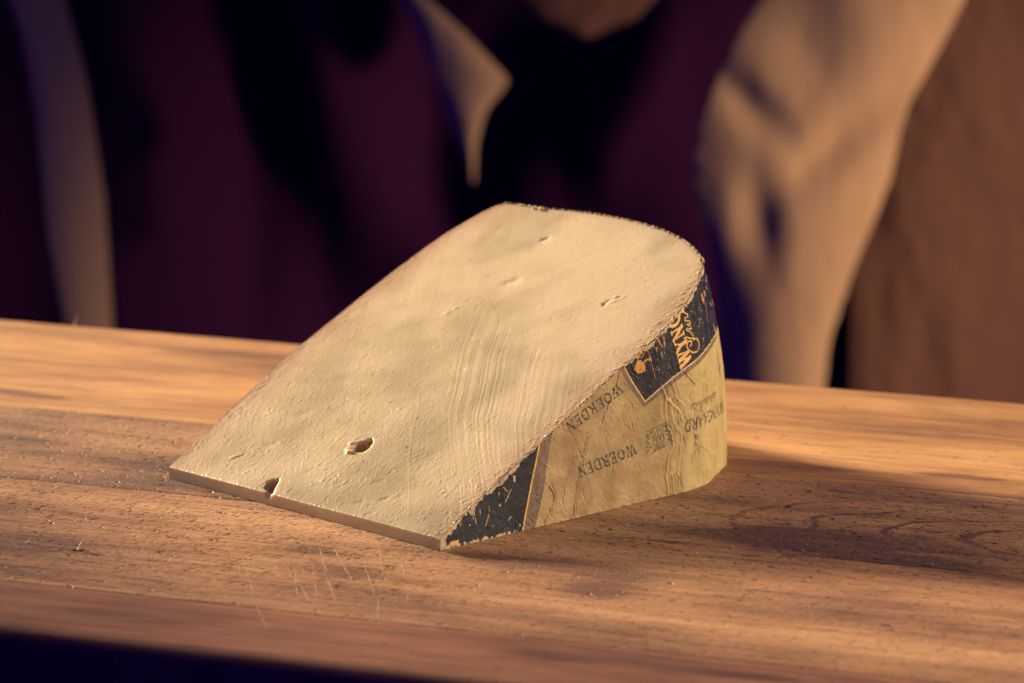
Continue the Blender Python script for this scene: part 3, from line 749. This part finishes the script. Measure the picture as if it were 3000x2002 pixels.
Vb = np.concatenate([np.c_[ring, np.full(len(ring), .01)], [[cen[0], cen[1], .01]]]); nb = len(ring)
mesh_obj('underside', Vb * .001, np.array([[nb, (k + 1) % nb, k] for k in range(nb)]), M_PASTE, wedge, attrs={'rim': np.zeros(nb + 1), 'age': np.full(nb + 1, .5)})

M_CRUMB = flat('dry cheese crumb', (.46, .36, .21), (.60, .49, .31), .6, .25, 800)
# crumbs of cheese frayed along the cut edge
def lumps(name, items, mat, parent=None, seed=1, attrs=True):
    rs2 = np.random.RandomState(seed)
    ph = (1 + 5**.5) / 2
    bv = np.array([(-1, ph, 0), (1, ph, 0), (-1, -ph, 0), (1, -ph, 0), (0, -1, ph), (0, 1, ph), (0, -1, -ph), (0, 1, -ph), (ph, 0, -1), (ph, 0, 1), (-ph, 0, -1), (-ph, 0, 1)]) / 1.9
    bf = np.array([(0, 11, 5), (0, 5, 1), (0, 1, 7), (0, 7, 10), (0, 10, 11), (1, 5, 9), (5, 11, 4), (11, 10, 2), (10, 7, 6), (7, 1, 8), (3, 9, 4), (3, 4, 2), (3, 2, 6), (3, 6, 8), (3, 8, 9), (4, 9, 5), (2, 4, 11), (6, 2, 10), (8, 6, 7), (9, 8, 1)])
    V = []; F = []
    for (x, y, z, sx, sy, sz) in items:
        v = bv * (1 + rs2.uniform(-.35, .35, (12, 1))) * np.array([sx, sy, sz]); an = rs2.uniform(0, 6.28)
        c_, s_ = math.cos(an), math.sin(an); v = np.c_[v[:, 0] * c_ - v[:, 1] * s_, v[:, 0] * s_ + v[:, 1] * c_, v[:, 2]]
        F.append(bf + 12 * len(V)); V.append(v + np.array([x, y, z]))
    V = np.concatenate(V)
    return mesh_obj(name, V * .001, np.concatenate(F), mat, parent, attrs={'rim': np.full(len(V), .25), 'age': np.full(len(V), .6)})
rs = np.random.RandomState(41); it = []
rp = resample(right_p, 400)
for _ in range(240):
    k = int(rs.uniform(2, 399)); u, v = rp[k]; v += rs.uniform(-.3, .3); q = rs.normal(0, .28)
    r_ = rs.uniform(.06, .22)
    it.append((u - .05 + q, v * ct_, TT + v * st_ + rs.normal(.05, .16), r_, r_ * rs.uniform(.7, 1.8), r_ * rs.uniform(.6, 1.1)))
tp = resample(top_p, 300)
for _ in range(90):
    u, v = tp[int(rs.uniform(5, 299))]; r_ = rs.uniform(.12, .35)
    it.append((u, (v - .2) * ct_, TT + (v - .2) * st_ - .1, r_, r_, r_))
it += [(20.5, 136.2 * ct_, TT + 136.6 * st_, 1.1, .8, .5), (23.5, 136.2 * ct_, TT + 136.6 * st_, .9, .8, .5), (95.8, 126 * ct_, TT + 127 * st_, .8, .8, 1.1), (99.0, 121 * ct_, TT + 121 * st_, .5, .6, .5)]
tag(lumps('edge_crumbs', it, M_CRUMB, wedge, 5), None, None, None, 'stuff')

# loose dust and crumbs on the board
rs = np.random.RandomState(51); it = []
for _ in range(420):
    l_ = rs.uniform(-10, 125); c_ = rs.normal(-48 - .0 * l_, 14)
    r_ = abs(rs.normal(0, .07)) + .05
    it.append((l_, c_, .05 + r_ * .3, r_ * rs.uniform(.7, 2.4), r_, r_ * .7))
for _ in range(35):
    r_ = abs(rs.normal(0, .07)) + .05; it.append((rs.uniform(-120, 20), rs.uniform(-118, -60), .04 + r_ * .3, r_ * rs.uniform(.7, 2), r_, r_ * .6))
o = lumps('crumbs', it, M_CRUMB, None, 9)
o.location = BO; o.rotation_euler = (0, 0, R(-21.5))
tag(o, 'fine pale dust of cheese and wood crumbs scattered on the board', 'crumbs', None, 'stuff')

# splinters standing up from the board
t = NT('bare wood fibre'); M_FIB = t.out((.50, .33, .16), .6)
def sliver(pts, w0, name='splinter'):
    p = np.array(pts, float); V = []
    for k in range(len(p)):
        d = p[min(k + 1, len(p) - 1)] - p[max(k - 1, 0)]; d /= np.linalg.norm(d)
        s_ = np.cross(d, [0, 0, 1.]); s_ = s_ / (np.linalg.norm(s_) + 1e-6); u_ = np.cross(s_, d)
        r_ = w0 * (1 - .85 * k / (len(p) - 1))
        V += [p[k] + s_ * r_, p[k] + u_ * r_ * .6, p[k] - s_ * r_, p[k] - u_ * r_ * .6]
    F = []
    for k in range(len(p) - 1):
        for j in range(4): F.append((4 * k + j, 4 * k + (j + 1) % 4, 4 * k + 4 + (j + 1) % 4, 4 * k + 4 + j))
    return mesh_obj(name, np.array(V) * .001, np.array(F), M_FIB, board)
sliver([(-86.8, -94.8, -.1), (-86.4, -94.6, 1.2), (-85.8, -94.3, 2.4), (-85.6, -94.2, 3.6)], .5)
sliver([(-86.6, -94.9, -.1), (-84.8, -95.2, .6), (-83, -96, .45), (-81.5, -96.6, .2)], .45)
sliver([(-87, -94.8, 0), (-88.6, -94.9, .35), (-90.4, -95.6, .3), (-92, -96, .1)], .35)
sliver([(-103, -93, 0), (-102, -92.6, 1.0), (-100.6, -92.9, 1.2), (-100, -93.6, .5)], .25)
sliver([(-223.4, 163, -.1), (-223.2, 163.4, 1.4), (-222.8, 163.6, 2.8), (-222.9, 163.8, 3.8)], .35)
sliver([(37, -52, 0), (40, -51, .5), (44, -48, .8), (46, -44.6, .4), (47, -43, 0)], .10)
sliver([(2.0, -63.5, 0), (3.0, -61, .5), (3.4, -58, .3)], .09)

# ------------------------------------------------------------------ hanging cloth behind: lit folds as tan pieces over a shade-dark curtain
def burlap(name, c1, c2, weave=700):
    t = NT(name); co = t.coord()
    wx = t.n('ShaderNodeTexWave', bands_direction='X'); t.put(wx.inputs['Vector'], co); wx.inputs['Scale'].default_value = weave / 6.28; wx.inputs['Distortion'].default_value = 1.0
    wz_ = t.n('ShaderNodeTexWave', bands_direction='Z'); t.put(wz_.inputs['Vector'], co); wz_.inputs['Scale'].default_value = weave / 6.28; wz_.inputs['Distortion'].default_value = 1.0
    wv = t.math('MULTIPLY', wx.outputs['Fac'], wz_.outputs['Fac'])
    nz = t.noise(t.scale(co, (1, 1, .15)), 300, 4)
    col = t.mix(t.math('ADD', t.math('MULTIPLY', wv, .6), t.math('MULTIPLY', nz, .5)), c1, c2)
    return t.out(col, .9, t.bump(wv, .3, .0006), .1)
M_BUR = burlap('tan burlap', (.34, .205, .108), (.53, .345, .19))
M_BUR2 = burlap('shade-toned brown burlap', (.075, .034, .026), (.12, .056, .039))  # burlap in weaker light, the dimness put into its colour
M_DARK = burlap('shade-toned plum cloth', (.019, .0016, .020), (.029, .002, .027), 500)  # burlap in shadow: its darkness is painted into the base colour
PXC, PZC = .0177650, .0181500
def cX(px): return (px - 1500) * PXC
def cZ(py): return -15.71 - (py - 1001) * PZC
def cloth(name, Ledge, Redge, y, depth, mat, label, nz=160, nx=90, curl=(1, 1), seed=1, wr=.6, dents=()):
    """a hanging length of cloth between two edge curves (cm), bulging to the front, with wrinkles"""
    Ledge = np.array(Ledge, float); Redge = np.array(Redge, float)
    z = np.linspace(max(Ledge[:, 1].max(), Redge[:, 1].max()), min(Ledge[:, 1].min(), Redge[:, 1].min()), nz)
    def crv(E):
        o_ = np.argsort(E[:, 1]); return np.interp(z, E[o_, 1], E[o_, 0])
    xl, xr = crv(Ledge), crv(Redge)
    k = np.ones(9) / 9
    xl = np.convolve(np.pad(xl, 4, 'edge'), k, 'valid'); xr = np.convolve(np.pad(xr, 4, 'edge'), k, 'valid')
    a_ = np.linspace(0, 1, nx)[None]
    X = xl[:, None] * (1 - a_) + xr[:, None] * a_; Z = z[:, None] + 0 * a_
    prof = curl[0] * (1 - a_)**2.2 + curl[1] * a_**2.2
    Y = y * 100 + depth * prof + wr * (fbm(X / 3.2, Z / 7, seed) - .5) * 2
    for (dx, dz, sx, sz, an, am) in dents:
        c_, s_ = math.cos(an), math.sin(an); u_ = (X - dx) * c_ + (Z - dz) * s_; v_ = -(X - dx) * s_ + (Z - dz) * c_
        Y = Y + am * np.exp(-(u_ / sx)**2 - (v_ / sz)**2)
    ed = .08 * (fbm(Z / .3, X * 0, seed + 3, 2) - .5)
    X = X + ed * (np.abs(a_ - .5) > .48)
    V = np.stack([X, Y, Z], -1).reshape(-1, 3) * .01
    o = mesh_obj(name, V, grid_faces(nz, nx), mat)
    so = o.modifiers.new('thickness', 'SOLIDIFY'); so.thickness = .0012; so.offset = 0
    tag(o, label, 'cloth'); return o
def P(*pts): return [(cX(a_), cZ(b_)) for a_, b_ in pts]
cloth('burlap_cloth', P((2330, -250), (2260, 0), (2180, 120), (2110, 260), (2060, 400), (2040, 500), (2050, 620), (2080, 740), (2105, 850), (2115, 1000), (2115, 1350)),
      P((2900, -250), (2810, 0), (2740, 150), (2650, 310), (2620, 420), (2605, 520), (2560, 640), (2510, 760), (2470, 880), (2430, 1010), (2400, 1350)),
      2.0, 3.0, M_BUR, 'bright tan burlap hanging in a tapering fold behind the thick end', curl=(1.2, .12), seed=6, wr=.15,
      dents=((cX(2225), cZ(660), 1.1, 2.6, .08, .6), (cX(2370), cZ(170), 2.0, 3.2, .05, .7), (cX(2190), cZ(330), 2.6, 1.1, -.75, .6), (cX(2430), cZ(450), 2.9, 1.1, .72, .6)))
cloth('burlap_cloth', P((2700, -250), (2690, 250), (2640, 480), (2580, 700), (2530, 900), (2525, 1350)), P((3500, -250), (3500, 1350)),
      2.07, 4.0, M_BUR2, 'dim shade-toned brown burlap hanging in soft vertical folds at the curtain end', curl=(.3, 2.6), seed=9, wr=.7)
cloth('burlap_cloth', P((10, -250), (45, 0), (85, 120), (125, 380), (145, 680), (190, 940), (240, 1350)), P((150, -250), (190, 0), (255, 260), (300, 600), (315, 940), (330, 1350)),
      2.0, 1.8, M_BUR, 'narrow tan burlap strip hanging alone against the dark curtain', nx=40, curl=(.1, 1.2), seed=14, wr=.25)
cloth('burlap_cloth', P((1120, -250), (1170, 0), (1230, 130), (1290, 280), (1320, 380), (1360, 470), (1385, 540)), P((1130, -250), (1230, 0), (1350, 100), (1495, 250), (1425, 330), (1395, 430), (1388, 540)),
      2.0, 1.0, M_BUR, 'small pointed tan burlap fold hanging above the top of the wedge', nx=40, curl=(1.3, .3), seed=22, wr=.25)
cloth('burlap_cloth', P((1480, -250), (1500, 0), (1600, 110), (1700, 150)), P((2000, -250), (1960, 0), (1850, 120), (1720, 150)),
      2.03, 1.5, M_BUR2, 'short dim shade-toned brown burlap swag hanging from above the wedge', nx=60, nz=60, curl=(.8, 1.2), seed=27, wr=.5)
# curtain behind in broad slanting folds, shade put into its dark plum
zz = np.linspace(14, -75, 200)[:, None]; xx = np.linspace(-48, 48, 360)[None]
sl = xx + .62 * (zz + 15) * sstep(-24, -4, xx) * (1 - sstep(4, 14, xx)) + 2.0 * (fbm(xx / 9, zz / 25, 500) - .5)
Yc = 216 + 1.5 * np.sin(sl / 2.6) + 2.2 * (fbm(xx / 5, zz / 16, 510, 2) - .5)
V = np.stack([xx + 0 * zz, Yc, zz + 0 * xx], -1).reshape(-1, 3) * .01
o = mesh_obj('curtain', V, grid_faces(200, 360), M_DARK); so = o.modifiers.new('thickness', 'SOLIDIFY'); so.thickness = .0015
tag(o, 'burlap curtain with its shade painted in as dark plum, hanging in slanting folds behind everything', 'curtain')
